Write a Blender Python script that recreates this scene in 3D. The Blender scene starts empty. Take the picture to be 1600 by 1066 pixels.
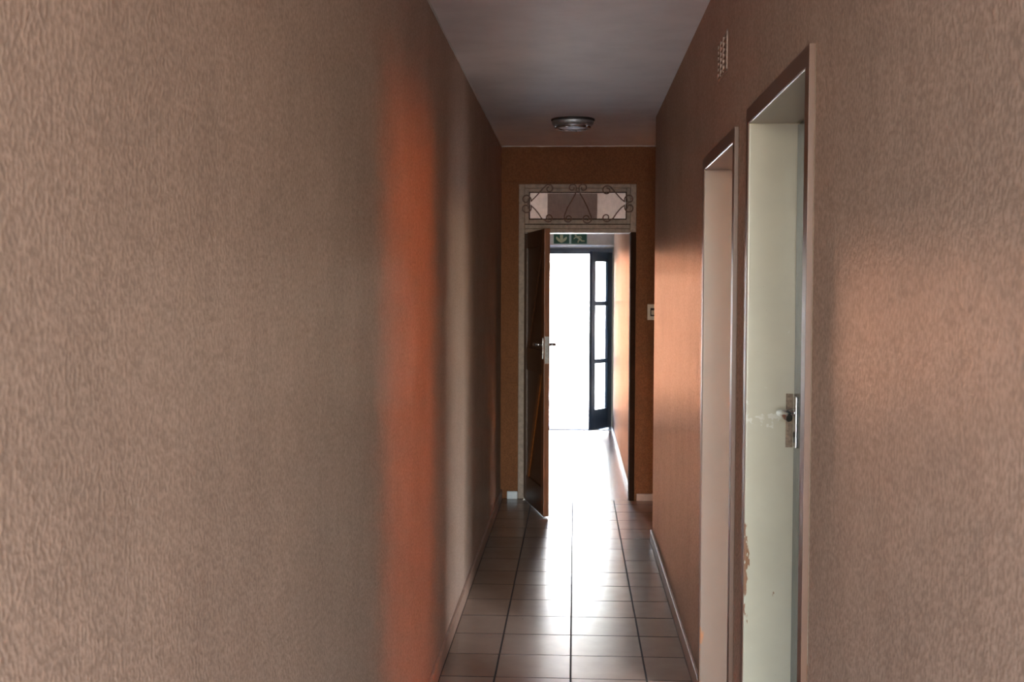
import bpy, bmesh, math, random
from mathutils import Matrix, Vector

random.seed(7)
SC = bpy.context.scene
COL = SC.collection
PI = math.pi

# ------------------------------------------------------------------ camera
YAW, PITCH, ROLL, FPX, EYE = 0.0524, 0.0417, 0.0036, 1871.0, 1.5915
fwd = Vector((-math.sin(YAW) * math.cos(PITCH), math.cos(YAW) * math.cos(PITCH), -math.sin(PITCH)))
rgt = Vector((math.cos(YAW), math.sin(YAW), 0))
upv = rgt.cross(fwd)
r2 = math.cos(ROLL) * rgt + math.sin(ROLL) * upv
u2 = -math.sin(ROLL) * rgt + math.cos(ROLL) * upv
cd = bpy.data.cameras.new('camera')
cam = bpy.data.objects.new('camera', cd)
COL.objects.link(cam)
M = Matrix((r2, u2, -fwd)).transposed().to_4x4()
M.translation = (0, 0, EYE)
cam.matrix_world = M
cd.sensor_fit = 'HORIZONTAL'
cd.sensor_width = 23.6
cd.lens = FPX / 1600 * 23.6
cd.clip_start = 0.02
cd.clip_end = 300
cd.dof.use_dof = True
cd.dof.focus_distance = 4.2
cd.dof.aperture_fstop = 6.3
SC.camera = cam

# ------------------------------------------------------------------ view, sky, sun
vs = SC.view_settings
vs.view_transform = 'Standard'
vs.look = 'None'
vs.gamma = 1.0
vs.use_curve_mapping = False
vs.exposure = 1.75
SC.cycles.use_denoising = True
SC.cycles.max_bounces = 16
SC.cycles.diffuse_bounces = 10
SC.cycles.glossy_bounces = 8
SC.cycles.transparent_max_bounces = 12
SC.cycles.use_guiding = True

W = bpy.data.worlds.new('sky')
SC.world = W
W.use_nodes = True
wn = W.node_tree.nodes
wl = W.node_tree.links
wn.clear()
sky = wn.new('ShaderNodeTexSky')
sky.sky_type = 'NISHITA'
sky.sun_disc = False
sky.sun_elevation = math.radians(48)
sky.sun_rotation = math.radians(132)
sky.air_density = 1.0
sky.dust_density = 1.5
bg = wn.new('ShaderNodeBackground')
bg.inputs['Strength'].default_value = 3.6
wo = wn.new('ShaderNodeOutputWorld')
wl.new(sky.outputs[0], bg.inputs['Color'])
wl.new(bg.outputs[0], wo.inputs['Surface'])

sd = bpy.data.lights.new('sun', 'SUN')
sd.energy = 25.0
sd.angle = math.radians(0.6)
sd.color = (1.0, 0.97, 0.93)
sun = bpy.data.objects.new('sun', sd)
COL.objects.link(sun)
sun.rotation_euler = Vector((-0.50, 0.45, -0.75)).to_track_quat('-Z', 'Y').to_euler()
sun.location = (8, -6, 14)


def portal(name, loc, direction, sx, sy):
    d = bpy.data.lights.new(name, 'AREA')
    d.shape = 'RECTANGLE'
    d.size, d.size_y = sx, sy
    d.cycles.is_portal = True
    o = bpy.data.objects.new(name, d)
    COL.objects.link(o)
    o.location = loc
    o.rotation_euler = Vector(direction).to_track_quat('-Z', 'Z').to_euler()
    return o


portal('portal_rear', (0, -5.02, 1.475), (0, 1, 0), 4.0, 2.35)
portal('portal_outer', (-0.06, 13.93, 1.0), (0, -1, 0), 0.92, 2.02)
portal('portal_side', (2.62, 0.935, 1.225), (-1, 0, 0), 1.63, 2.25)


# ------------------------------------------------------------------ materials
def mat(name):
    m = bpy.data.materials.new(name)
    m.use_nodes = True
    nt = m.node_tree
    nt.nodes.clear()
    out = nt.nodes.new('ShaderNodeOutputMaterial')
    return m, nt, nt.nodes, nt.links, out


def lin(r, g, b):
    f = lambda c: c / 12.92 if c <= 0.04045 else ((c + 0.055) / 1.055) ** 2.4
    return (f(r / 255), f(g / 255), f(b / 255), 1)


def coords(nt, scale=(1, 1, 1), kind='Object'):
    tc = nt.nodes.new('ShaderNodeTexCoord')
    if kind == 'World':
        g = nt.nodes.new('ShaderNodeNewGeometry')
        src = g.outputs['Position']
    else:
        src = tc.outputs[kind]
    mp = nt.nodes.new('ShaderNodeMapping')
    mp.inputs['Scale'].default_value = scale
    nt.links.new(src, mp.inputs['Vector'])
    return mp.outputs['Vector']


def noise(nt, vec, scale, detail=2, rough=0.5):
    n = nt.nodes.new('ShaderNodeTexNoise')
    n.inputs['Scale'].default_value = scale
    n.inputs['Detail'].default_value = detail
    n.inputs['Roughness'].default_value = rough
    nt.links.new(vec, n.inputs['Vector'])
    return n.outputs['Fac']


def ramp(nt, fac, stops):
    r = nt.nodes.new('ShaderNodeValToRGB')
    el = r.color_ramp.elements
    while len(el) > 1:
        el.remove(el[-1])
    el[0].position, el[0].color = stops[0]
    for p, c in stops[1:]:
        e = el.new(p)
        e.color = c
    nt.links.new(fac, r.inputs['Fac'])
    return r.outputs['Color']


def math_(nt, op, a, b=None, c=None, clamp=False):
    n = nt.nodes.new('ShaderNodeMath')
    n.operation = op
    n.use_clamp = clamp
    for i, v in enumerate((a, b, c)):
        if v is None:
            continue
        if isinstance(v, (int, float)):
            n.inputs[i].default_value = v
        else:
            nt.links.new(v, n.inputs[i])
    return n.outputs[0]


def mixc(nt, fac, a, b):
    n = nt.nodes.new('ShaderNodeMix')
    n.data_type = 'RGBA'
    for s, v in ((n.inputs['Factor'], fac), (n.inputs['A'], a), (n.inputs['B'], b)):
        pass
    ins = [i for i in n.inputs if i.type == 'RGBA']
    fin = n.inputs[0]
    if isinstance(fac, (int, float)):
        fin.default_value = fac
    else:
        nt.links.new(fac, fin)
    for s, v in zip(ins, (a, b)):
        if isinstance(v, tuple):
            s.default_value = v
        else:
            nt.links.new(v, s)
    return [o for o in n.outputs if o.type == 'RGBA'][0]


def bump(nt, h, dist, strength=1.0, normal=None):
    b = nt.nodes.new('ShaderNodeBump')
    b.inputs['Distance'].default_value = dist
    b.inputs['Strength'].default_value = strength
    nt.links.new(h, b.inputs['Height'])
    if normal is not None:
        nt.links.new(normal, b.inputs['Normal'])
    return b.outputs['Normal']


def principled(nt, out, col, rough, metallic=0.0, normal=None, spec=0.5, coat=0.0):
    p = nt.nodes.new('ShaderNodeBsdfPrincipled')
    if isinstance(col, tuple):
        p.inputs['Base Color'].default_value = col
    else:
        nt.links.new(col, p.inputs['Base Color'])
    if isinstance(rough, (int, float)):
        p.inputs['Roughness'].default_value = rough
    else:
        nt.links.new(rough, p.inputs['Roughness'])
    p.inputs['Metallic'].default_value = metallic
    p.inputs['Specular IOR Level'].default_value = spec
    p.inputs['Coat Weight'].default_value = coat
    if normal is not None:
        nt.links.new(normal, p.inputs['Normal'])
    nt.links.new(p.outputs[0], out.inputs['Surface'])
    return p


def wall_paint(name, base, gloss_tint, rough=0.42, depth=0.0016, sheen=1.0):
    """textured knock-down plaster under a coppery brown semi-gloss paint"""
    m, nt, N, L, out = mat(name)
    v = coords(nt, (1, 1, 0.72), 'World')
    n1 = noise(nt, v, 135, 3, 0.55)
    n2 = noise(nt, v, 320, 2, 0.5)
    n3 = noise(nt, v, 3.2, 3, 0.55)
    n4 = noise(nt, v, 30, 3, 0.6)
    fleck = ramp(nt, math_(nt, 'ADD', math_(nt, 'MULTIPLY', n1, 0.76), math_(nt, 'MULTIPLY', n4, 0.24)), [(0.41, (0, 0, 0, 1)), (0.60, (1, 1, 1, 1))])
    h = math_(nt, 'ADD', fleck, math_(nt, 'MULTIPLY', n2, 0.35))
    nrm = bump(nt, h, depth, 1.0)
    nrm = bump(nt, n3, 0.006, 0.5, nrm)
    hi = tuple(min(1, c * 1.15) for c in base[:3]) + (1,)
    lo = tuple(c * 0.82 for c in base[:3]) + (1,)
    col = mixc(nt, fleck, lo, hi)  # raised flecks lighter, pits darker: grazing light put into the colour
    big = ramp(nt, n3, [(0.3, (0.93, 0.93, 0.93, 1)), (0.7, (1.06, 1.06, 1.06, 1))])
    mul = N.new('ShaderNodeMix')
    mul.data_type = 'RGBA'
    mul.blend_type = 'MULTIPLY'
    mul.inputs[0].default_value = 1
    ci = [i for i in mul.inputs if i.type == 'RGBA']
    L.new(col, ci[0])
    L.new(big, ci[1])
    col = [o for o in mul.outputs if o.type == 'RGBA'][0]
    d = N.new('ShaderNodeBsdfDiffuse')
    L.new(col, d.inputs['Color'])
    L.new(nrm, d.inputs['Normal'])
    g = N.new('ShaderNodeBsdfGlossy')
    g.inputs['Color'].default_value = gloss_tint
    g.inputs['Roughness'].default_value = rough
    L.new(nrm, g.inputs['Normal'])
    fr = N.new('ShaderNodeFresnel')
    fr.inputs['IOR'].default_value = 1.45
    L.new(nrm, fr.inputs['Normal'])
    mx = N.new('ShaderNodeMixShader')
    L.new(math_(nt, 'MULTIPLY', fr.outputs[0], sheen), mx.inputs[0])
    L.new(d.outputs[0], mx.inputs[1])
    L.new(g.outputs[0], mx.inputs[2])
    L.new(mx.outputs[0], out.inputs['Surface'])
    return m


WALL = wall_paint('coppery_brown_plaster', (0.40, 0.290, 0.228, 1), (1.0, 0.48, 0.29, 1), 0.20, 0.0007, 0.14)
WALL_L = wall_paint('brown_plaster_weak_gloss', (0.41, 0.288, 0.224, 1), (1.0, 0.84, 0.68, 1), 0.18, 0.0007, 0.11)  # same wall paint with a weaker, less orange gloss
WALL_FAR = wall_paint('shaded_brown_wall', (0.150, 0.054, 0.020, 1), (1.0, 0.6, 0.4, 1), 0.5, 0.0004, 0.5)  # wall paint darkened: dim bounced light at the far end put into colour
WALL_ORANGE = wall_paint('orange_room_paint', (0.60, 0.26, 0.10, 1), (1.0, 0.6, 0.4, 1), 0.5, 0.0004)


def m_ceiling():
    m, nt, N, L, out = mat('old_white_ceiling')
    v = coords(nt, (1, 1, 1), 'World')
    a = noise(nt, v, 3.5, 4, 0.6)
    b = noise(nt, coords(nt, (3, 22, 1), 'World'), 9, 3, 0.6)
    c = ramp(nt, a, [(0.30, (0.67, 0.62, 0.59, 1)), (0.55, (0.75, 0.70, 0.67, 1)), (0.8, (0.79, 0.74, 0.71, 1))])
    h = math_(nt, 'ADD', a, math_(nt, 'MULTIPLY', b, 0.4))
    principled(nt, out, c, 0.6, 0, bump(nt, h, 0.004, 0.6), 0.35)
    return m


CEIL = m_ceiling()


def m_tile():
    m, nt, N, L, out = mat('glazed_floor_tile')
    v = coords(nt, (1, 1, 1), 'World')
    a = noise(nt, v, 7, 4, 0.6)
    b = noise(nt, v, 60, 3, 0.6)
    oi = N.new('ShaderNodeObjectInfo')
    k = math_(nt, 'ADD', math_(nt, 'MULTIPLY', a, 0.7), math_(nt, 'MULTIPLY', oi.outputs['Random'], 0.3))
    c = ramp(nt, k, [(0.25, lin(134, 112, 96)), (0.5, lin(141, 119, 103)), (0.75, lin(148, 126, 110))])
    sp = ramp(nt, noise(nt, v, 30, 2, 0.5), [(0.0, (1, 1, 1, 1)), (0.20, (1, 1, 1, 1)), (0.22, (0, 0, 0, 1))])
    c = mixc(nt, math_(nt, 'MULTIPLY', sp, 0.8), c, lin(60, 44, 34))
    rr = math_(nt, 'ADD', math_(nt, 'MULTIPLY', b, 0.03), math_(nt, 'ADD', math_(nt, 'MULTIPLY', a, 0.10), 0.18))
    principled(nt, out, c, rr, 0, bump(nt, a, 0.0012, 0.6), 0.22)
    return m


TILE = m_tile()


def simple(name, base, rough, metallic=0.0, var=0.10, scale=14, bumpd=0.0006, spec=0.5, stretch=(1, 1, 1)):
    m, nt, N, L, out = mat(name)
    v = coords(nt, stretch, 'World')
    a = noise(nt, v, scale, 4, 0.6)
    lo = tuple(max(0, c * (1 - var)) for c in base[:3]) + (1,)
    hi = tuple(min(1, c * (1 + var)) for c in base[:3]) + (1,)
    c = ramp(nt, a, [(0.3, lo), (0.7, hi)])
    principled(nt, out, c, rough, metallic, bump(nt, a, bumpd, 0.6), spec)
    return m


GROUT = simple('dark_grout', lin(48, 34, 26), 0.9, var=0.3, scale=40)
PLAIN_FLOOR = simple('worn_floor_screed', lin(96, 68, 58), 0.24, var=0.25, scale=5, bumpd=0.001, spec=0.3)
CHROME = simple('tarnished_chrome', (0.62, 0.62, 0.64, 1), 0.22, 1.0, var=0.15, scale=60)
DULL_STEEL = simple('dull_steel', (0.30, 0.29, 0.28, 1), 0.38, 1.0, var=0.3, scale=90)
RUST = simple('rusty_steel', lin(118, 96, 78), 0.55, 0.3, var=0.4, scale=120)
ALU = simple('grey_metal', (0.56, 0.55, 0.55, 1), 0.55, 1.0, var=0.15, scale=60)
RUBBER = simple('dark_gasket', lin(44, 34, 30), 0.5)
WHITE_PAINT = simple('white_paint', lin(205, 200, 192), 0.45, var=0.07, scale=20)
SKIRT = simple('skirting_paint', lin(160, 130, 112), 0.5, var=0.14, scale=18)
SKIRT_W = simple('white_skirting_paint', lin(196, 196, 196), 0.4, var=0.08, scale=18)
CREAM_PLASTIC = simple('aged_cream_plastic', lin(188, 172, 146), 0.4, var=0.06, scale=30)
WOOD = simple('dark_varnished_wood', lin(74, 44, 26), 0.4, var=0.35, scale=9, stretch=(9, 9, 0.7), bumpd=0.0008)
WOOD_EDGE = simple('varnished_wood_lit', lin(120, 66, 28), 0.36, var=0.3, scale=9, stretch=(9, 9, 0.7), bumpd=0.0008)  # lighter copy of the wood: orange light on the free edge, as colour
LEAF_GREY = simple('grey_green_gloss_paint', lin(72, 76, 71), 0.22, var=0.10, scale=30, bumpd=0.0015)
BLUE = simple('dark_blue_door_paint', lin(34, 52, 70), 0.35, var=0.2, scale=20)
SIGN_G = simple('green_sign_face', lin(20, 82, 56), 0.4, var=0.05)
SIGN_P = simple('pale_sign_mark', lin(176, 182, 142), 0.5, var=0.04)
SIGN_B = simple('pale_sign_backing', lin(176, 200, 188), 0.5, var=0.04)
GRILLE = simple('rusty_painted_steel', lin(104, 74, 58), 0.5, 0.0, var=0.3, scale=120)
OUT_WHITE = simple('sunlit_white_render', lin(232, 226, 216), 0.8, var=0.05, scale=3)
OUT_GROUND = simple('pale_concrete_yard', lin(150, 150, 146), 0.85, var=0.12, scale=2)
OUT_TRIM = simple('buff_timber', lin(150, 112, 60), 0.6, var=0.12, scale=8)
ROOM_WHITE = simple('front_room_cream', lin(205, 205, 205), 0.6, var=0.04, scale=3)
FACE = simple('frame_face_light_tint', lin(98, 65, 46), 0.4, var=0.08, scale=12)  # frame cream recoloured for the light on its outer faces
DARK_BROWN = simple('dark_brown_matte', lin(46, 28, 18), 0.9, var=0.2, spec=0.1)  # matte brown of the right jamb, also draws the fanlight shade lines
PEEL = simple('peeling_cream_paint', lin(140, 115, 96), 0.5, var=0.28, scale=26, bumpd=0.0012)


def m_cream(name, base, chip_z, scuff=0.3):
    m, nt, N, L, out = mat(name)
    g = N.new('ShaderNodeNewGeometry')
    s = N.new('ShaderNodeSeparateXYZ')
    L.new(g.outputs['Position'], s.inputs[0])
    v = coords(nt, (1, 1, 1), 'World')
    a = noise(nt, v, 6, 4, 0.6)
    b = noise(nt, coords(nt, (1, 1, 0.35), 'World'), 42, 4, 0.65)
    c = ramp(nt, a, [(0.3, tuple(x * 0.94 for x in base[:3]) + (1,)), (0.7, tuple(min(1, x * 1.04) for x in base[:3]) + (1,))])
    # small dark flecks of knocked paint
    fl = ramp(nt, noise(nt, v, 75, 2, 0.5), [(0.0, (1, 1, 1, 1)), (0.26, (0, 0, 0, 1))])
    c = mixc(nt, math_(nt, 'MULTIPLY', fl, 0.6), c, lin(92, 70, 52))
    # worn edge along the outer arris, at the height of passing hands and bags
    edge = math_(nt, 'SUBTRACT', 1.0, math_(nt, 'MULTIPLY', math_(nt, 'ABSOLUTE', math_(nt, 'SUBTRACT', s.outputs['X'], 0.492)), 42), None, True)
    hz = math_(nt, 'SUBTRACT', 1.0, math_(nt, 'MULTIPLY', math_(nt, 'ABSOLUTE', math_(nt, 'SUBTRACT', s.outputs['Z'], chip_z)), 4.0), None, True)
    k = math_(nt, 'MULTIPLY', math_(nt, 'MULTIPLY', edge, hz), 0.42)
    k = math_(nt, 'ADD', k, b)
    chip = ramp(nt, k, [(0.74, (0, 0, 0, 1)), (0.78, (1, 1, 1, 1))])
    c = mixc(nt, chip, c, lin(120, 78, 48))
    # pale scuffs about lock height
    hz2 = math_(nt, 'SUBTRACT', 1.0, math_(nt, 'MULTIPLY', math_(nt, 'ABSOLUTE', math_(nt, 'SUBTRACT', s.outputs['Z'], 1.24)), 7.0), None, True)
    sc = ramp(nt, math_(nt, 'ADD', math_(nt, 'MULTIPLY', hz2, 0.2), noise(nt, v, 24, 3, 0.6)), [(0.74, (0, 0, 0, 1)), (0.79, (1, 1, 1, 1))])
    c = mixc(nt, math_(nt, 'MULTIPLY', sc, scuff), c, lin(214, 212, 205))
    principled(nt, out, c, 0.28, 0, bump(nt, a, 0.0025, 0.35), 0.5)
    return m


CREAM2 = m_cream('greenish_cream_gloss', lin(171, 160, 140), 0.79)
CREAM1 = m_cream('light_toned_cream_gloss', lin(97, 81, 69), 0.25, 0.0)  # same cream, darkened and pinkened for the light on this frame


def m_glass(name, tint=(1, 1, 1, 1), rough=0.02):
    m, nt, N, L, out = mat(name)
    t = N.new('ShaderNodeBsdfTransparent')
    t.inputs['Color'].default_value = tint
    g = N.new('ShaderNodeBsdfGlossy')
    g.inputs['Roughness'].default_value = rough
    f = N.new('ShaderNodeFresnel')
    f.inputs['IOR'].default_value = 1.45
    ge = N.new('ShaderNodeNewGeometry')
    k = math_(nt, 'MULTIPLY', f.outputs[0], math_(nt, 'SUBTRACT', 1.0, ge.outputs['Backfacing']))
    mx = N.new('ShaderNodeMixShader')
    L.new(k, mx.inputs[0])
    L.new(t.outputs[0], mx.inputs[1])
    L.new(g.outputs[0], mx.inputs[2])
    L.new(mx.outputs[0], out.inputs['Surface'])
    return m


GLASS = m_glass('clear_glass', (0.93, 0.95, 0.94, 1))


def m_frost(name, col, dif):
    m, nt, N, L, out = mat(name)
    v = coords(nt, (1, 1, 1), 'World')
    a = noise(nt, v, 22, 4, 0.65)
    b = noise(nt, coords(nt, (160, 1, 14), 'World'), 1, 2, 0.5)
    k = math_(nt, 'ADD', math_(nt, 'MULTIPLY', a, 0.7), math_(nt, 'MULTIPLY', b, 0.3))
    c = ramp(nt, k, [(0.3, tuple(x * 0.78 for x in col[:3]) + (1,)), (0.7, col)])
    t = N.new('ShaderNodeBsdfTranslucent')
    L.new(c, t.inputs['Color'])
    d = N.new('ShaderNodeBsdfDiffuse')
    L.new(c, d.inputs['Color'])
    mx = N.new('ShaderNodeMixShader')
    mx.inputs[0].default_value = dif
    L.new(t.outputs[0], mx.inputs[1])
    L.new(d.outputs[0], mx.inputs[2])
    L.new(mx.outputs[0], out.inputs['Surface'])
    return m


FROST = m_frost('dirty_obscured_glass', (0.95, 0.84, 0.78, 1), 0.12)
BOARD = m_frost('smeared_grey_panel', (0.52, 0.43, 0.40, 1), 0.35)
CURTAIN = m_frost('orange_curtain_cloth', (0.90, 0.40, 0.09, 1), 0.22)
CURTAIN_T = m_frost('added_curtain_cloth', (0.88, 0.56, 0.34, 1), 0.15)
OPAL = simple('opal_glass', (0.86, 0.86, 0.89, 1), 0.28, var=0.03)


# ------------------------------------------------------------------ mesh helpers
def bx(bm, x0, y0, z0, x1, y1, z1, bevel=0.0, seg=2):
    vs_ = [bm.verts.new((x, y, z)) for x in (x0, x1) for y in (y0, y1) for z in (z0, z1)]
    q = [(0, 1, 3, 2), (4, 6, 7, 5), (0, 4, 5, 1), (2, 3, 7, 6), (0, 2, 6, 4), (1, 5, 7, 3)]
    fs = [bm.faces.new([vs_[i] for i in f]) for f in q]
    if bevel:
        es = {e for f in fs for e in f.edges}
        r = bmesh.ops.bevel(bm, geom=list(es), offset=bevel, segments=seg, profile=0.6, affect='EDGES')
    return vs_


def box(*a, **k):
    bm = bmesh.new()
    bx(bm, *a, **k)
    return bm


def cyl(bm, p0, p1, r0, r1=None, n=14, caps=True):
    p0, p1 = Vector(p0), Vector(p1)
    r1 = r0 if r1 is None else r1
    d = (p1 - p0).normalized()
    a = d.orthogonal().normalized()
    b = d.cross(a)
    A = [bm.verts.new(p0 + r0 * (math.cos(2 * PI * i / n) * a + math.sin(2 * PI * i / n) * b)) for i in range(n)]
    B = [bm.verts.new(p1 + r1 * (math.cos(2 * PI * i / n) * a + math.sin(2 * PI * i / n) * b)) for i in range(n)]
    for i in range(n):
        f = bm.faces.new((A[i], A[(i + 1) % n], B[(i + 1) % n], B[i]))
        f.smooth = True
    if caps:
        bm.faces.new(A[::-1])
        bm.faces.new(B)


def tube(bm, pts, r, n=8):
    pts = [Vector(p) for p in pts]
    rings = []
    prev = None
    for i, p in enumerate(pts):
        t = (pts[min(i + 1, len(pts) - 1)] - pts[max(i - 1, 0)]).normalized()
        if prev is None:
            a = t.orthogonal().normalized()
        else:
            a = (prev - t * prev.dot(t)).normalized()
        prev = a
        b = t.cross(a)
        rings.append([bm.verts.new(p + r * (math.cos(2 * PI * k / n) * a + math.sin(2 * PI * k / n) * b)) for k in range(n)])
    for R, S in zip(rings, rings[1:]):
        for k in range(n):
            f = bm.faces.new((R[k], R[(k + 1) % n], S[(k + 1) % n], S[k]))
            f.smooth = True
    bm.faces.new(rings[0][::-1])
    bm.faces.new(rings[-1])


def lathe(bm, prof, cx, cy, n=48, smooth=True):
    """prof: list of (radius, z)"""
    rings = []
    for r, z in prof:
        if r < 1e-6:
            rings.append([bm.verts.new((cx, cy, z))])
        else:
            rings.append([bm.verts.new((cx + r * math.cos(2 * PI * i / n), cy + r * math.sin(2 * PI * i / n), z)) for i in range(n)])
    for R, S in zip(rings, rings[1:]):
        for i in range(n):
            j = (i + 1) % n
            a = [R[i % len(R)], R[j % len(R)], S[j % len(S)], S[i % len(S)]]
            u = []
            for v in a:
                if v not in u:
                    u.append(v)
            if len(u) >= 3:
                f = bm.faces.new(u)
                f.smooth = smooth


def prism(bm, poly, y0, y1):
    """poly: (x,z) outline extruded along y"""
    A = [bm.verts.new((x, y0, z)) for x, z in poly]
    B = [bm.verts.new((x, y1, z)) for x, z in poly]
    n = len(poly)
    for i in range(n):
        bm.faces.new((A[i], A[(i + 1) % n], B[(i + 1) % n], B[i]))
    bm.faces.new(A[::-1])
    bm.faces.new(B)


def obj(name, bm, material, parent=None, xf=None):
    if xf is not None:
        bmesh.ops.transform(bm, matrix=xf, verts=bm.verts)
    bmesh.ops.recalc_face_normals(bm, faces=bm.faces)
    lo = Vector([min(v.co[i] for v in bm.verts) for i in range(3)])
    hi = Vector([max(v.co[i] for v in bm.verts) for i in range(3)])
    c = (lo + hi) / 2
    if parent is None:
        c.z = lo.z
    bmesh.ops.translate(bm, vec=-c, verts=bm.verts)
    me = bpy.data.meshes.new(name)
    bm.to_mesh(me)
    bm.free()
    me.materials.append(material)
    o = bpy.data.objects.new(name, me)
    COL.objects.link(o)
    put(o, c, parent)
    return o


WLOC = {}


def put(o, world, parent):
    WLOC[o.name] = Vector(world)
    if parent is not None:
        o.parent = parent
        o.location = Vector(world) - WLOC[parent.name]
    else:
        o.location = world


def tag(o, label, cat, group=None, kind=None):
    o['label'] = label
    o['category'] = cat
    if group:
        o['group'] = group
    if kind:
        o['kind'] = kind
    return o


def empty(name, loc, label, cat, kind=None, group=None):
    o = bpy.data.objects.new(name, None)
    o.empty_display_size = 0.1
    COL.objects.link(o)
    put(o, loc, None)
    return tag(o, label, cat, group, kind)


def struct(name, bm, m, label, cat):
    return tag(obj(name, bm, m), label, cat, None, 'structure')


# ------------------------------------------------------------------ main dimensions
XL, XR, HC = -0.563, 0.502, 2.688
YB = -0.5                 # corridor mouth, behind the camera
YC = 7.62                 # corner where the right wall ends
YF = 9.12                 # wall with the far doorway
XA = 1.70                 # side wall of the recess on the right
YO = 13.76                # inner face of the outer wall
VR, VL = 0.440, -1.00     # lobby walls
D2 = (2.612, 3.445, 2.068)    # near right doorway: y0, y1, head
D1 = (3.790, 4.612, 2.055)    # far right doorway
FX0, FX1 = -0.385, 0.414      # far doorway, clear opening

# ---- walls
bm = box(XL - 0.2, YB, 0, XL, YF, HC)
struct('wall_left', bm, WALL_L, 'long coppery brown textured corridor wall on the left', 'wall')

bm = bmesh.new()
XW = XR + 0.22
f = 0.045                 # frame face
for a, b in ((YB, D2[0] - f), (D2[1] + f, D1[0] - f), (D1[1] + f, YC)):
    bx(bm, XR, a, 0, XW, b, HC)
for d in (D2, D1):
    bx(bm, XR, d[0] - f, d[2] + f, XW, d[1] + f, HC)
struct('wall_right', bm, WALL, 'coppery brown textured wall on the right, with two cream door frames', 'wall')

bm = bmesh.new()
bx(bm, VL - 0.2, YF, 0, FX0 - 0.045, YF + 0.15, HC)
bx(bm, FX0 - 0.045, YF, 2.402, FX1 + 0.045, YF + 0.15, HC)
bx(bm, FX1 + 0.045, YF, 0, XA + 0.2, YF + 0.15, HC)
bx(bm, XL, YF - 0.012, 2.420, XA, YF, HC, bevel=0.003)         # upper plaster coat stands proud
bx(bm, FX1 + 0.047, YF - 0.012, 0, XA, YF, 2.420)
struct('wall_far', bm, WALL_FAR, 'brown end wall, coloured darker for its dim light, around the open wooden door', 'wall')

bm = bmesh.new()
bx(bm, XW, YC - 0.2, 0, 0.95, YC, HC)
bx(bm, 1.60, YC - 0.2, 0, XA + 0.2, YC, HC)
bx(bm, 0.95, YC - 0.2, 0, 1.60, YC, 0.10)
bx(bm, 0.95, YC - 0.2, 0.95, 1.60, YC, HC)
bx(bm, XA, YC, 0, XA + 0.2, YF, HC)
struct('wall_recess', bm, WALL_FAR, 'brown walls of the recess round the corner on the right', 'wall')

bm = bmesh.new()
bx(bm, VR, YF + 0.15, 0, VR + 0.2, YO, HC)
struct('wall_lobby_right', bm, WALL, 'sunlit orange brown lobby wall beyond the doorway', 'wall')
bm = bmesh.new()
bx(bm, VL - 0.2, YF + 0.15, 0, VL, YO, HC)
struct('wall_lobby_left', bm, WALL, 'lobby wall hidden behind the open wooden door', 'wall')

OX0, OX1, OH = -0.555, 0.425, 2.085   # hole for the outer doors
bm = bmesh.new()
bx(bm, VL - 0.2, YO, 0, OX0, YO + 0.22, HC)
bx(bm, OX1, YO, 0, VR + 0.2, YO + 0.22, HC)
bx(bm, OX0, YO, OH, OX1, YO + 0.22, HC)
struct('wall_outer', bm, WHITE_PAINT, 'pale grey wall over the glazed outer doors', 'wall')

# side room behind the open second doorway: its curtained window glows orange
RX0, RX1, RY0, RY1 = XW, 2.6, -0.25, 5.8
WIN = ((0.12, 1.75, 0.10, 2.35), (3.80, 4.75, 1.40, 2.30))   # a tall clear window and a high curtained one
bm = bmesh.new()
bx(bm, RX0, RY0 - 0.15, 0, RX1 + 0.2, RY0, HC)
bx(bm, RX0, RY1, 0, RX1 + 0.2, RY1 + 0.15, HC)
for a, b in ((RY0, WIN[0][0]), (WIN[0][1], WIN[1][0]), (WIN[1][1], RY1)):
    bx(bm, RX1, a, 0, RX1 + 0.2, b, HC)
for a, b, c, d in WIN:
    bx(bm, RX1, a, 0, RX1 + 0.2, b, c)
    bx(bm, RX1, a, d, RX1 + 0.2, b, HC)
struct('wall_side_room', bm, WALL_ORANGE, 'orange walls of the side room behind the second doorway', 'wall')

# imagined front room behind the camera; its wide window lights the near corridor
bm = bmesh.new()
bx(bm, -2.4, YB - 0.001, 0, XL - 0.2, YB + 0.2, HC)
bx(bm, XW, YB - 0.001, 0, 2.4, YB + 0.2, HC)
bx(bm, -2.4, -5.0, 0, -2.2, YB, HC)
bx(bm, 2.2, -5.0, 0, 2.4, YB, HC)
bx(bm, -2.4, -5.2, 0, -2.0, -5.0, HC)
bx(bm, 2.0, -5.2, 0, 2.4, -5.0, HC)
bx(bm, -2.0, -5.2, 0, 2.0, -5.0, 0.3)
bx(bm, -2.0, -5.2, 2.65, 2.0, -5.0, HC)
struct('wall_front_room', bm, ROOM_WHITE, 'cream walls of the unseen front room added behind the viewer to light the corridor', 'wall')

# ---- ceiling and roof overhangs
bm = bmesh.new()
bx(bm, -2.4, -5.5, HC, 2.4, YO + 0.5, HC + 0.18)
bx(bm, 2.4, -0.5, HC, 2.9, 6.1, HC + 0.18)
struct('ceiling', bm, CEIL, 'greyish white corridor ceiling with faint stains', 'ceiling')

# ---- floor slab
bm = bmesh.new()
bx(bm, -2.4, -5.2, -0.15, 2.4, YF - 0.02, -0.0022)
bx(bm, 2.4, -0.5, -0.15, 2.8, 6.1, -0.0022)
floor = struct('floor', bm, GROUT, 'beige glazed tile floor with dark joints, shining from the doorway', 'floor')
bm = bmesh.new()
bx(bm, -2.4, YF - 0.02, -0.15, 2.4, YO + 0.24, -0.004)
struct('floor_lobby', bm, PLAIN_FLOOR, 'worn reddish lobby floor beyond the threshold', 'floor')

# tiles: every one an object, alike ones share their mesh
TP, TX, TY = 0.312, -0.0095, 4.8683
TILE_ME = {}


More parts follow.
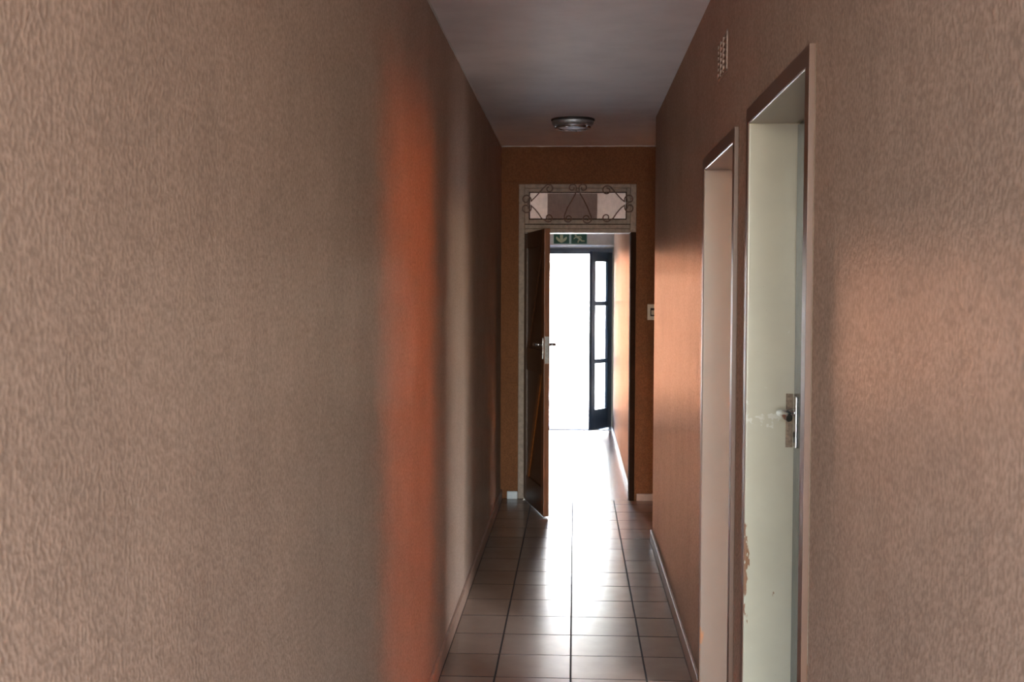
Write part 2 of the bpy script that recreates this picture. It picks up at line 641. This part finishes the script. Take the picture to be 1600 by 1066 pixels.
def tile(x0, x1, y0, y1):
    k = (round(x1 - x0, 4), round(y1 - y0, 4))
    if k not in TILE_ME:
        bm = bmesh.new()
        hx, hy = k[0] / 2, k[1] / 2
        o_ = [(-hx, -hy), (hx, -hy), (hx, hy), (-hx, hy)]
        lev = []
        for ins, z in ((0, -0.0050), (0, -0.0014), (0.0004, -0.0004), (0.0013, 0.0)):
            lev.append([bm.verts.new((x - math.copysign(ins, x), y - math.copysign(ins, y), z)) for x, y in o_])
        for A, B in zip(lev, lev[1:]):
            for i in range(4):
                bm.faces.new((A[i], A[(i + 1) % 4], B[(i + 1) % 4], B[i]))
        bm.faces.new(lev[-1])
        me = bpy.data.meshes.new('tile')
        bm.to_mesh(me)
        bm.free()
        me.materials.append(TILE)
        me.materials.append(GROUT)
        for p in me.polygons:
            p.material_index = 1 if p.index < 12 else 0
        TILE_ME[k] = me
    o = bpy.data.objects.new('tile', TILE_ME[k])
    COL.objects.link(o)
    put(o, ((x0 + x1) / 2, (y0 + y1) / 2, random.uniform(-0.0004, 0.0004)), floor)
    o.rotation_euler = (random.gauss(0, 0.0013), random.gauss(0, 0.0011), random.gauss(0, 0.0009))


J = 0.0027
xs = [XL + 0.014, TX - TP, TX, TX + TP]
for r in range(-14, 14):
    y0, y1 = TY + r * TP + J, TY + (r + 1) * TP - J
    y1 = min(y1, YF - 0.022)
    if y1 - y0 < 0.03:
        continue
    for c in range(4):
        x0 = xs[c] + J
        if c < 3:
            x1 = xs[c + 1] - J
        else:
            x1 = (XR - 0.016) if y0 < YC - 0.05 else TX + 2 * TP - J
        tile(x0, x1, y0, y1)
    if y0 >= YC - 0.02:
        for c in range(2, 6):
            tile(TX + c * TP + J, min(TX + (c + 1) * TP - J, XA - 0.01), y0, y1)

# ---- skirtings
def base(name, x0, y0, x1, y1, h, m, label, bev=0.004):
    return struct(name, box(x0, y0, -0.004, x1, y1, h, bevel=bev), m, label, 'baseboard')


base('baseboard_left', XL, YB, XL + 0.014, YF - 0.005, 0.072, SKIRT, 'thin beige skirting along the left wall')
bm = bmesh.new()
for a, b in ((YB, D2[0] - f), (D2[1] + f, D1[0] - f), (D1[1] + f, YC + 0.012)):
    bx(bm, XR - 0.015, a, -0.004, XR, b, 0.072, bevel=0.004)
struct('baseboard_right', bm, SKIRT, 'mauve brown skirting along the right wall', 'baseboard')
base('baseboard_far_left', XL + 0.05, YF - 0.014, FX0 - 0.046, YF, 0.058, SKIRT_W, 'short white skirting left of the wooden door', 0.009)
base('baseboard_far_right', FX1 + 0.062, YF - 0.026, XA, YF - 0.012, 0.052, SKIRT, 'beige skirting on the end wall right of the doorway')
base('baseboard_lobby', VR - 0.012, YF + 0.15, VR, YO, 0.05, SKIRT_W, 'pale skirting along the sunlit lobby wall')

# painted bead where ceiling and walls meet
bm = bmesh.new()
n = 60
def bead(p, q, dx, dy):
    p, q = Vector(p), Vector(q)
    pts = []
    for i in range(n + 1):
        t = i / n
        w = p.lerp(q, t)
        pts.append((w.x + dx * random.uniform(0, 0.004), w.y + dy * random.uniform(0, 0.004), w.z - random.uniform(0, 0.003)))
    tube(bm, pts, 0.0042, 6)
bead((XL, YF - 0.012, HC), (XA, YF - 0.012, HC), 0, -1)
bead((XL, 0.5, HC), (XL, YF - 0.012, HC), 1, 0)
struct('trim_1', bm, WHITE_PAINT, 'uneven white paint bead where ceiling meets wall', 'trim')


# ------------------------------------------------------------------ lever handle used on the doors
def lever_parts(parent, p, out, along, mtl, plate_h=0.145, plate_w=0.034):
    """p: plate centre on the face; out: outward normal; along: direction the lever points"""
    p, out, along = Vector(p), Vector(out).normalized(), Vector(along).normalized()
    up = Vector((0, 0, 1))
    R = Matrix((along, up, out)).transposed().to_4x4()
    R.translation = p
    obj('lock_plate', box(-plate_w / 2, -plate_h / 2, 0, plate_w / 2, plate_h / 2, 0.006, bevel=0.003), mtl, parent, R)
    bm = bmesh.new()
    z = 0.026
    cyl(bm, (0, z, 0.004), (0, z, 0.012), 0.013, 0.011)
    cyl(bm, (0, z, 0.008), (0, z, 0.050), 0.0105, 0.0105)
    pts = [(-0.004, z, 0.046), (0.012, z, 0.049), (0.03, z, 0.05), (0.07, z, 0.048), (0.10, z - 0.001, 0.045), (0.112, z - 0.003, 0.04)]
    tube(bm, pts, 0.0105, 10)
    obj('lever_handle', bm, mtl, parent, R)
    bm = bmesh.new()
    cyl(bm, (0, -0.035, 0.004), (0, -0.035, 0.0085), 0.009, 0.008)
    bx(bm, -0.0025, -0.058, 0.004, 0.0025, -0.035, 0.0078)
    obj('keyhole', bm, RUBBER, parent, R)


# ------------------------------------------------------------------ two doors in the right wall
def right_door(name, d, cream, label):
    y0, y1, h = d
    t = empty(name, (XR, (y0 + y1) / 2, 0), label, 'door', 'structure')
    xf, xr, fa = XR - 0.012, 0.619, 0.046
    # pressed steel frame: face, return, rebate
    for nm, (a, b) in (('jamb', (y0 - fa, y0)), ('jamb', (y1, y1 + fa))):
        bm = bmesh.new()
        bx(bm, xf, a, 0, XR + 0.215, b, h + 0.001, bevel=0.0035, seg=3)
        # stop on which the leaf closes
        s0, s1 = (y0 - 0.001, y0 - 0.0005) if a < y0 else (y1, y1 + 0.001)
        obj(nm, bm, cream, t)
    bm = bmesh.new()
    bx(bm, xf, y0 - fa, h, XR + 0.215, y1 + fa, h + fa, bevel=0.0035, seg=3)
    obj('head', bm, cream, t)
    bm = bmesh.new()
    fa2 = fa - 0.003  # thin strips added over the frame face to carry its light tint
    for nm, q in (('face_tint_strip', (y0 - fa2, 0, y0 - 0.003, h + 0.003)), ('face_tint_strip', (y1 + 0.003, 0, y1 + fa2, h + 0.003)), ('face_tint_strip', (y0 - fa2, h + 0.003, y1 + fa2, h + fa2))):
        ya = q[0] - 0.005 if q[0] < y0 else q[0]
        obj(nm, box(xf - 0.0022, ya, q[1], XR - 0.0005, q[2], q[3] + (0.003 if q[0] < y0 else 0), bevel=0.0015), FACE, t)
    if name == 'door_1':      # leaf swung right back into the side room
        obj('leaf', box(XW + 0.01, y1 + 0.012, 0.010, XW + 0.01 + y1 - y0, y1 + 0.050, h - 0.004, bevel=0.002), LEAF_GREY, t)
        obj('threshold', box(XR - 0.01, y0, -0.004, XR + 0.2, y1, 0.006, bevel=0.003), GROUT, t)
        return t
    lf = obj('leaf', box(xr + 0.006, y0 + 0.004, 0.010, xr + 0.046, y1 - 0.005, h - 0.004, bevel=0.002), LEAF_GREY, t)
    # steel strike on the frame edge next to the leaf
    obj('strike_plate', box(xr - 0.016, y1 - 0.0022, 1.148, xr + 0.004, y1 + 0.0005, 1.302, bevel=0.0008), RUST, t)
    lever_parts(lf, (xr + 0.006, y1 - 0.048, 1.225), (-1, 0, 0), (0, -1, 0), CHROME)
    obj('threshold', box(XR - 0.01, y0, -0.004, XR + 0.2, y1, 0.006, bevel=0.003), GROUT, t)
    return t


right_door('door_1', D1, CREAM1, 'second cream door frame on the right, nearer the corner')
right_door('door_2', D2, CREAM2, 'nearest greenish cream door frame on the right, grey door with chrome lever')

def curtain(xc, ya, yb, za, zb, label, m_, turn=False):
    bm = bmesh.new()
    A, B = [], []
    m = max(16, int((yb - ya) * 50))
    for i in range(m + 1):
        y = ya + (yb - ya) * i / m
        x = xc + 0.022 * math.sin(i * 0.9) + 0.007 * math.sin(i * 2.3)
        A.append([bm.verts.new((x, y, za)), bm.verts.new((x, y, zb))])
        B.append([bm.verts.new((x + 0.003, y, za)), bm.verts.new((x + 0.003, y, zb))])
    for P, Q in zip(A, A[1:]):
        bm.faces.new((P[0], Q[0], Q[1], P[1]))
    for P, Q in zip(B, B[1:]):
        bm.faces.new((P[0], P[1], Q[1], Q[0]))
    for i in range(m):
        for k in (0, 1):
            bm.faces.new((A[i][k], A[i + 1][k], B[i + 1][k], B[i][k]))
    for i in (0, m):
        bm.faces.new((A[i][0], A[i][1], B[i][1], B[i][0]))
    if turn:      # the same cloth hung across the corridor direction: swap x and y
        for v in bm.verts:
            v.co = (v.co.y, v.co.x, v.co.z)
    tag(obj('curtain', bm, m_), label, 'curtain')


curtain(RX1 - 0.04, WIN[1][0] - 0.08, WIN[1][1] + 0.08, WIN[1][2] - 0.08, WIN[1][3] + 0.05, 'orange curtain over the high window of the side room', CURTAIN)
curtain(YC + 0.035, 0.90, 1.65, 0.06, 1.02, 'unseen short tan curtain added to spread warm light from the recess window', CURTAIN_T, True)  # added out of view to soften and warm light in the recess

# ------------------------------------------------------------------ far doorway: frame, fanlight, open wooden leaf
t3 = empty('door_3', ((FX0 + FX1) / 2, YF, 0), 'open brown wooden door in a peeling cream frame at the corridor end', 'door', 'structure')
YA, YZ = YF - 0.008, YF + 0.155
fw = 0.045
obj('jamb', box(FX0 - fw, YA, 0, FX0, YZ, 2.402, bevel=0.004), PEEL, t3)
obj('jamb', box(FX1 + 0.004, YA, 0, FX1 + fw, YZ, 2.040, bevel=0.004), DARK_BROWN, t3)['label'] = 'dark brown right hand jamb'
obj('jamb', box(FX1, YA, 2.040, FX1 + fw, YZ, 2.402, bevel=0.004), PEEL, t3)
obj('head', box(FX0, YA, 2.372, FX1, YZ, 2.402, bevel=0.003), PEEL, t3)
bm = bmesh.new()
bx(bm, FX0, YA, 2.034, FX1, YZ, 2.066, bevel=0.004)
bx(bm, FX0, YA + 0.006, 2.066, FX1, YZ, 2.100, bevel=0.004)
obj('transom_bar', bm, PEEL, t3)
# fanlight sash
gx0, gx1, gz0, gz1 = -0.352, 0.386, 2.135, 2.343
sash = bmesh.new()
for a in ((FX0, 2.100, gx0, 2.372), (gx1, 2.100, FX1, 2.372), (gx0, 2.100, gx1, gz0), (gx0, gz1, gx1, 2.372)):
    bx(sash, a[0], YA + 0.012, a[1], a[2], YA + 0.052, a[3], bevel=0.003)
fan = obj('fanlight_sash', sash, PEEL, t3)
shade_line_ = bmesh.new()
for a in ((gx0, gz0, gx0 + 0.007, gz1), (gx1 - 0.007, gz0, gx1, gz1), (gx0, gz0, gx1, gz0 + 0.008), (gx0, gz1 - 0.006, gx1, gz1)):
    bx(shade_line_, a[0], YA + 0.018, a[1], a[2], YA + 0.022, a[3])
obj('recess_shade_line', shade_line_, DARK_BROWN, fan)  # dark strips drawn for the shade in the glass recess
obj('gap_shade_strip', box(FX0, YA + 0.004, 2.096, FX1, YA + 0.012, 2.102), DARK_BROWN, t3)  # solid dark strip painted in for shade under the sash
obj('pane', box(gx0, YA + 0.030, gz0, gx1, YA + 0.034, gz1), FROST, fan)
obj('grey_board', box(-0.213, YA + 0.022, gz0, 0.164, YA + 0.028, gz1 - 0.012, bevel=0.001), BOARD, fan)

# the leaf: framed, ledged and braced, hinged on the left jamb
ux, uy = 0.2215, -0.9752
LFM = Matrix(((ux, 0.9752, 0, FX0 - 0.001), (uy, 0.2215, 0, YF - 0.011), (0, 0, 1, 0), (0, 0, 0, 1)))
# local axes: +x along the leaf from hinge to free edge, +y towards the lobby side
LW, Z0, Z1 = 0.775, 0.0075, 2.028
leaf = obj('leaf', box(0.02, 0.012, Z0 + 0.02, LW - 0.02, 0.022, Z1 - 0.02), WOOD, t3, LFM)
st = 0.092
obj('stile', box(0.0, 0.0, Z0, st, 0.040, Z1, bevel=0.003), WOOD, leaf, LFM)
obj('stile', box(LW - st, 0.0, Z0, LW, 0.040, Z1, bevel=0.003), WOOD_EDGE, leaf, LFM)
for a, b in ((Z0, 0.20), (1.00, 1.17), (1.91, Z1)):
    obj('rail', box(st, 0.001, a, LW - st, 0.026, b, bevel=0.003), WOOD, leaf, LFM)
for (xa, za, xb, zb) in ((st + 0.05, 0.20, LW - st - 0.05, 1.00), (st + 0.05, 1.17, LW - st - 0.05, 1.91)):
    bm = bmesh.new()
    d = Vector((xb - xa, 0, zb - za))
    nn = Vector((d.z, 0, -d.x)).normalized() * 0.046
    bmx = [(xa - nn.x, za - nn.z * 0), (xa + nn.x, za), (xb + nn.x, zb), (xb - nn.x, zb)]
    prism(bm, bmx, 0.002, 0.020)
    obj('brace', bm, WOOD_EDGE if za < 1 else WOOD, leaf, LFM)
nb = 6
for i in range(nb):
    a = st + (LW - 2 * st) * i / nb
    b = st + (LW - 2 * st) * (i + 1) / nb
    obj('board', box(a + 0.001, 0.022, Z0 + 0.004, b - 0.001, 0.039, Z1 - 0.02, bevel=0.003), WOOD, leaf, LFM)
for z in (0.22, 1.80):
    bm = bmesh.new()
    cyl(bm, LFM @ Vector((-0.004, 0.044, z)), LFM @ Vector((-0.004, 0.044, z + 0.10)), 0.007)
    obj('hinge', bm, DULL_STEEL, leaf)
obj('lock_edge_plate', box(LW - 0.001, 0.006, 1.085, LW + 0.002, 0.035, 1.275, bevel=0.0008), DULL_STEEL, leaf, LFM)
R3 = LFM.to_3x3()
lever_parts(leaf, LFM @ Vector((LW - 0.036, 0.0, 1.19)), R3 @ Vector((0, -1, 0)), R3 @ Vector((-1, 0, 0)), CHROME, 0.15, 0.036)
lever_parts(leaf, LFM @ Vector((LW - 0.036, 0.040, 1.19)), R3 @ Vector((0, 1, 0)), R3 @ Vector((-1, 0, 0)), CHROME, 0.15, 0.036)

# ------------------------------------------------------------------ scrollwork burglar grille over the fanlight
gr = empty('burglar_grille', (0.012, YF - 0.03, 2.085), 'rusty scrollwork burglar grille over the glass above the open wooden door', 'grille')
K = 0.00487


def gp(px, py):
    # grid of the drawing used for the ironwork, 1 unit = 4.87 mm, at the plane of the grille
    return Vector(((px - 898.6) * K - 0.0003 * (455 - py) * 0, YF - 0.026, EYE + (455.2 - py) * K + (px - 898.6) * K * 0.0036))


def curl(c, start, turns, sign):
    """spiral from `start` inwards round centre c"""
    c, s = Vector(c), Vector(start)
    r0 = (s - c).length
    a0 = math.atan2(s.y - c.y, s.x - c.x)
    out = []
    m = 22
    for i in range(m + 1):
        t = i / m
        a = a0 + sign * turns * 2 * PI * t
        r = r0 * (1 - 0.62 * t)
        out.append((c.x + r * math.cos(a), c.y + r * math.sin(a)))
    return out


def scroll(c1, s1, sg1, mid, s2, c2, sg2, tn1=1.15, tn2=1.15):
    a = curl(c1, s1, tn1, sg1)[::-1]
    b = curl(c2, s2, tn2, sg2)
    pts = a + mid + b
    bm = bmesh.new()
    tube(bm, [gp(*p) for p in pts], 0.0046, 7)
    return obj('scroll_bar', bm, GRILLE, gr)


# left pair, centre pair, right pair
scroll((857.5, 296), (851.5, 292.5), 1, [(848, 295.5), (838, 307)], (829, 316), (822, 312.5), -1)
scroll((857, 341), (851, 344.5), -1, [(846, 342), (841, 334), (835, 327)], (829, 321.5), (822, 326), 1)
scroll((887.5, 342), (881.5, 344), -1, [(881.5, 338), (886, 326), (893, 314), (898, 305)], (899.5, 298), (893.5, 295), -1)
scroll((916, 342.5), (923, 345), 1, [(923, 340), (917, 325), (911, 313), (906, 305)], (904, 298), (910.5, 295), 1)
scroll((947, 299), (952, 293), -1, [(955, 296), (962, 304.5), (969, 312)], (975, 317), (981.5, 313), 1)
scroll((946.5, 341), (952.5, 344.5), 1, [(957, 342), (962, 334.5), (969, 326)], (975.5, 321.5), (982, 326), -1)
# rivets joining neighbouring bars, and the pegs that hold the grille off the frame
for px, py in ((826, 319), (901.8, 300.5), (978.5, 319)):
    p = gp(px, py)
    obj('collar', box(p.x - 0.011, p.y - 0.006, p.z - 0.007, p.x + 0.011, p.y + 0.006, p.z + 0.007, bevel=0.002), GRILLE, gr)
for px, py in ((857.5, 291.2), (947, 293.2), (857, 346), (946.5, 346), (817.5, 312), (985, 312)):
    p = gp(px, py)
    bm = bmesh.new()
    cyl(bm, p, (p.x, YF + 0.006, p.z), 0.004, n=8)
    obj('peg', bm, GRILLE, gr)

# ------------------------------------------------------------------ outer glazed doors
t4 = empty('door_4', ((OX0 + OX1) / 2, YO, 0), 'pair of open dark blue glazed outer doors beyond the lobby', 'door', 'structure')
fo = 0.032
for a, b in ((OX0, OX0 + fo), (OX1 - fo, OX1)):
    obj('jamb', box(a, YO - 0.012, 0, b, YO + 0.10, OH, bevel=0.003), BLUE, t4)
obj('head', box(OX0 + fo, YO - 0.012, 2.018, OX1 - fo, YO + 0.10, OH, bevel=0.003), BLUE, t4)
OW = 0.448


def outer_leaf(hx, ax, sgn):
    """hinged at (hx, YO-0.014); ax = unit direction hinge -> free edge; sgn +1: thickness to the right"""
    Mx = Matrix(((ax[0], sgn * -ax[1], 0, hx), (ax[1], sgn * ax[0], 0, YO - 0.016), (0, 0, 1, 0), (0, 0, 0, 1)))
    T = 0.036
    z0, z1 = 0.035, 2.034
    lf = obj('leaf', box(0, 0, z0, 0.092, T, z1, bevel=0.003), BLUE, t4, Mx)
    obj('stile', box(OW - 0.085, 0, z0, OW, T, z1, bevel=0.003), BLUE, lf, Mx)
    zz = [(z0, 0.265), (0.780, 0.832), (1.430, 1.482), (z1 - 0.110, z1)]
    for a, b in zz:
        obj('rail', box(0.090, 0.002, a, OW - 0.084, T - 0.002, b, bevel=0.003), BLUE, lf, Mx)
    for (a, b), (c, d) in zip(zz, zz[1:]):
        obj('pane', box(0.086, T / 2 - 0.002, b - 0.004, OW - 0.080, T / 2 + 0.002, c + 0.004), GLASS, lf, Mx)
    for z in (0.25, 1.0, 1.75):
        bm = bmesh.new()
        cyl(bm, Mx @ Vector((-0.004, -0.002, z)), Mx @ Vector((-0.004, -0.002, z + 0.09)), 0.006, n=10)
        obj('hinge', bm, DULL_STEEL, lf)
    return lf


A = Vector((-0.235, -0.385)).normalized()
outer_leaf(OX1 - fo - 0.003, A, 1)
A = Vector((0.235, -0.385)).normalized()
outer_leaf(OX0 + fo + 0.012, A, -1)
obj('sill', box(OX0, YO - 0.02, -0.004, OX1, YO + 0.25, 0.006, bevel=0.003), OUT_GROUND, t4)

# white ledge above the outer doors
bm = bmesh.new()
A0 = [(YO + 0.001, 2.090), (YO - 0.050, 2.118), (YO - 0.050, 2.126), (YO + 0.001, 2.128)]
vv = [[bm.verts.new((x, y, z)) for y, z in A0] for x in (VL, VR)]
for i in range(4):
    bm.faces.new((vv[0][i], vv[0][(i + 1) % 4], vv[1][(i + 1) % 4], vv[1][i]))
bm.faces.new(vv[0][::-1])
bm.faces.new(vv[1])
struct('trim_2', bm, WHITE_PAINT, 'white ledge under the green exit sign', 'trim')

# ------------------------------------------------------------------ exit sign
sg = empty('exit_sign', (-0.058, YO, 2.132), 'green sign with pale down arrow and running man above the outer doors', 'sign')
SY = YO - 0.006
obj('backing_plate', box(-0.252, SY, 2.130, 0.137, YO, 2.250, bevel=0.0015), SIGN_B, sg)
for a, b in ((-0.246, -0.070), (-0.046, 0.131)):
    obj('green_panel', box(a, SY - 0.002, 2.136, b, SY, 2.245), SIGN_G, sg)
bm = bmesh.new()
cx, cz = -0.158, 2.190
arrow = [(-0.018, 0.046), (0.018, 0.046), (0.018, -0.006), (0.036, 0.012), (0.058, 0.030), (0.064, 0.006), (0.040, -0.024), (0.014, -0.040), (0, -0.044),
         (-0.014, -0.040), (-0.040, -0.024), (-0.064, 0.006), (-0.058, 0.030), (-0.036, 0.012), (-0.018, -0.006)]
prism(bm, [(cx + x, cz + z) for x, z in arrow], SY - 0.004, SY - 0.002)
obj('arrow', bm, SIGN_P, sg)
bm = bmesh.new()
cx = 0.042


def limb(p, q, w0, w1):
    p, q = Vector(p), Vector(q)
    d = (q - p).normalized()
    nn = Vector((-d.y, d.x))
    pl = [p + nn * w0, p - nn * w0, q - nn * w1, q + nn * w1]
    prism(bm, [(cx + v.x, cz + v.y) for v in pl], SY - 0.004, SY - 0.002)


prism(bm, [(cx - 0.040 + 0.010 * math.cos(a), cz + 0.040 + 0.010 * math.sin(a)) for a in [2 * PI * i / 12 for i in range(12)]], SY - 0.004, SY - 0.002)
limb((-0.034, 0.030), (0.018, -0.006), 0.012, 0.010)      # trunk
limb((0.014, -0.002), (0.030, -0.022), 0.009, 0.008)      # leading leg
limb((0.026, -0.022), (0.064, -0.024), 0.008, 0.006)
limb((0.010, -0.004), (-0.006, -0.022), 0.009, 0.007)     # trailing leg
limb((-0.006, -0.018), (-0.012, -0.044), 0.007, 0.006)
limb((-0.026, 0.024), (-0.048, 0.012), 0.006, 0.006)      # arms
limb((-0.046, 0.014), (-0.060, 0.000), 0.006, 0.004)
limb((-0.012, 0.026), (0.022, 0.026), 0.006, 0.005)
limb((0.020, 0.028), (0.030, 0.010), 0.005, 0.004)
obj('running_figure', bm, SIGN_P, sg)

# ------------------------------------------------------------------ ceiling bulkhead light
LX, LY = -0.020, 7.70
cl = empty('ceiling_light', (LX, LY, HC - 0.066), 'round grey metal bulkhead light on the corridor ceiling, switched off', 'light')
bm = bmesh.new()
lathe(bm, [(0.0, HC - 0.0005), (0.139, HC - 0.0005), (0.139, HC - 0.010), (0.128, HC - 0.014), (0.0, HC - 0.014)], LX, LY)
obj('gasket', bm, RUBBER, cl)
bm = bmesh.new()
lathe(bm, [(0.0, HC - 0.012), (0.132, HC - 0.012), (0.134, HC - 0.020), (0.130, HC - 0.034), (0.121, HC - 0.044), (0.0, HC - 0.044)], LX, LY)
obj('body', bm, ALU, cl)
bm = bmesh.new()
prof = [(0.104 + 0.013 * math.cos(a), HC - 0.050 + 0.011 * math.sin(a)) for a in [2 * PI * i / 14 for i in range(15)]]
lathe(bm, prof, LX, LY)
obj('rim_ring', bm, CHROME, cl)
bm = bmesh.new()
lathe(bm, [(0.098, HC - 0.044), (0.092, HC - 0.054), (0.070, HC - 0.061), (0.040, HC - 0.065), (0.0, HC - 0.066)], LX, LY)
obj('diffuser', bm, OPAL, cl)
for k in range(3):
    a = math.radians(200 + 120 * k)
    bm = bmesh.new()
    cyl(bm, (LX + 0.117 * math.cos(a), LY + 0.117 * math.sin(a), HC - 0.040), (LX + 0.117 * math.cos(a), LY + 0.117 * math.sin(a), HC - 0.064), 0.007, 0.0055, 12)
    obj('clip_screw', bm, CHROME, cl)

# ------------------------------------------------------------------ light switch
sw = empty('light_switch', (0.588, YF - 0.012, 1.376), 'cream light switch plate on the end wall by the right corner', 'switch')
ys = YF - 0.012
obj('plate', box(0.547, ys - 0.008, 1.376, 0.629, ys, 1.496, bevel=0.004), CREAM_PLASTIC, sw)
obj('bezel', box(0.570, ys - 0.010, 1.405, 0.606, ys - 0.006, 1.467, bevel=0.0015), GROUT, sw)
bm = box(0.576, ys - 0.016, 1.415, 0.600, ys - 0.008, 1.450, bevel=0.003)
obj('rocker', bm, CREAM_PLASTIC, sw)
for z in (1.388, 1.484):
    bm = bmesh.new()
    cyl(bm, (0.588, ys - 0.0095, z), (0.588, ys - 0.007, z), 0.004, n=10)
    obj('screw', bm, DULL_STEEL, sw)

# ------------------------------------------------------------------ painted air vent, high on the right wall
av = empty('air_vent', (XR, 4.17, 2.325), 'small slatted air vent painted brown, high above the second door frame', 'vent')
v0, v1, w0, w1 = 4.045, 4.295, 2.325, 2.465
bm = bmesh.new()
for a in ((v0, w0, v1, w0 + 0.010), (v0, w1 - 0.010, v1, w1), (v0, w0, v0 + 0.010, w1), (v1 - 0.010, w0, v1, w1)):
    bx(bm, XR - 0.0045, a[0], a[1], XR + 0.001, a[2], a[3], bevel=0.0015)
obj('frame', bm, WALL, av)
for i in range(6):
    z = w0 + 0.014 + i * 0.0195
    bm = bmesh.new()
    q = [(XR - 0.001, z + 0.012), (XR - 0.0055, z + 0.002), (XR - 0.0055, z), (XR - 0.0005, z)]
    vv = [[bm.verts.new((x, y, zz)) for x, zz in q] for y in (v0 + 0.010, v1 - 0.010)]
    for k in range(4):
        bm.faces.new((vv[0][k], vv[0][(k + 1) % 4], vv[1][(k + 1) % 4], vv[1][k]))
    bm.faces.new(vv[0][::-1])
    bm.faces.new(vv[1])
    obj('slat', bm, WALL, av)
for y in (v0 + 0.088, v0 + 0.162):
    obj('mullion', box(XR - 0.0065, y - 0.004, w0 + 0.010, XR, y + 0.004, w1 - 0.010, bevel=0.001), WALL, av)

# ------------------------------------------------------------------ outdoors
bm = bmesh.new()
bx(bm, -40, -40, -0.40, 40, 60, -0.16)
struct('ground', bm, OUT_GROUND, 'pale concrete yard outside, in full sun', 'ground')

ob = empty('outbuilding', (-0.5, 18.6, -0.16), 'sunlit white building with a timber door frame across the yard', 'building')
BY = 18.6
bm = bmesh.new()
dx0, dx1, dz = -0.98, -0.06, 1.96
bx(bm, -9, BY, -0.2, dx0 - 0.08, BY + 0.3, 3.1)
bx(bm, dx1 + 0.08, BY, -0.2, 8, BY + 0.3, 3.1)
bx(bm, dx0 - 0.08, BY, dz + 0.08, dx1 + 0.08, BY + 0.3, 3.1)
obj('wall', bm, OUT_WHITE, ob)
obj('roof_edge', box(-9.2, BY - 0.25, 3.1, 8.2, BY + 3, 3.28), OUT_WHITE, ob)
bm = bmesh.new()
bx(bm, dx0 - 0.08, BY - 0.02, -0.18, dx0, BY + 0.12, dz + 0.08, bevel=0.004)
bx(bm, dx1, BY - 0.02, -0.18, dx1 + 0.08, BY + 0.12, dz + 0.08, bevel=0.004)
bx(bm, dx0, BY - 0.02, dz, dx1, BY + 0.12, dz + 0.08, bevel=0.004)
obj('door_frame', bm, OUT_TRIM, ob)
dl = obj('door_leaf', box(dx0, BY + 0.06, -0.17, dx1, BY + 0.10, dz, bevel=0.003), OUT_WHITE, ob)
for z0, z1 in ((0.0, 0.75), (0.9, 1.8)):
    obj('panel', box(dx0 + 0.12, BY + 0.05, z0, dx1 - 0.12, BY + 0.065, z1, bevel=0.006), OUT_WHITE, dl)
obj('step', box(dx0 - 0.1, BY - 0.5, -0.2, dx1 + 0.1, BY - 0.02, -0.05, bevel=0.01), OUT_GROUND, ob)
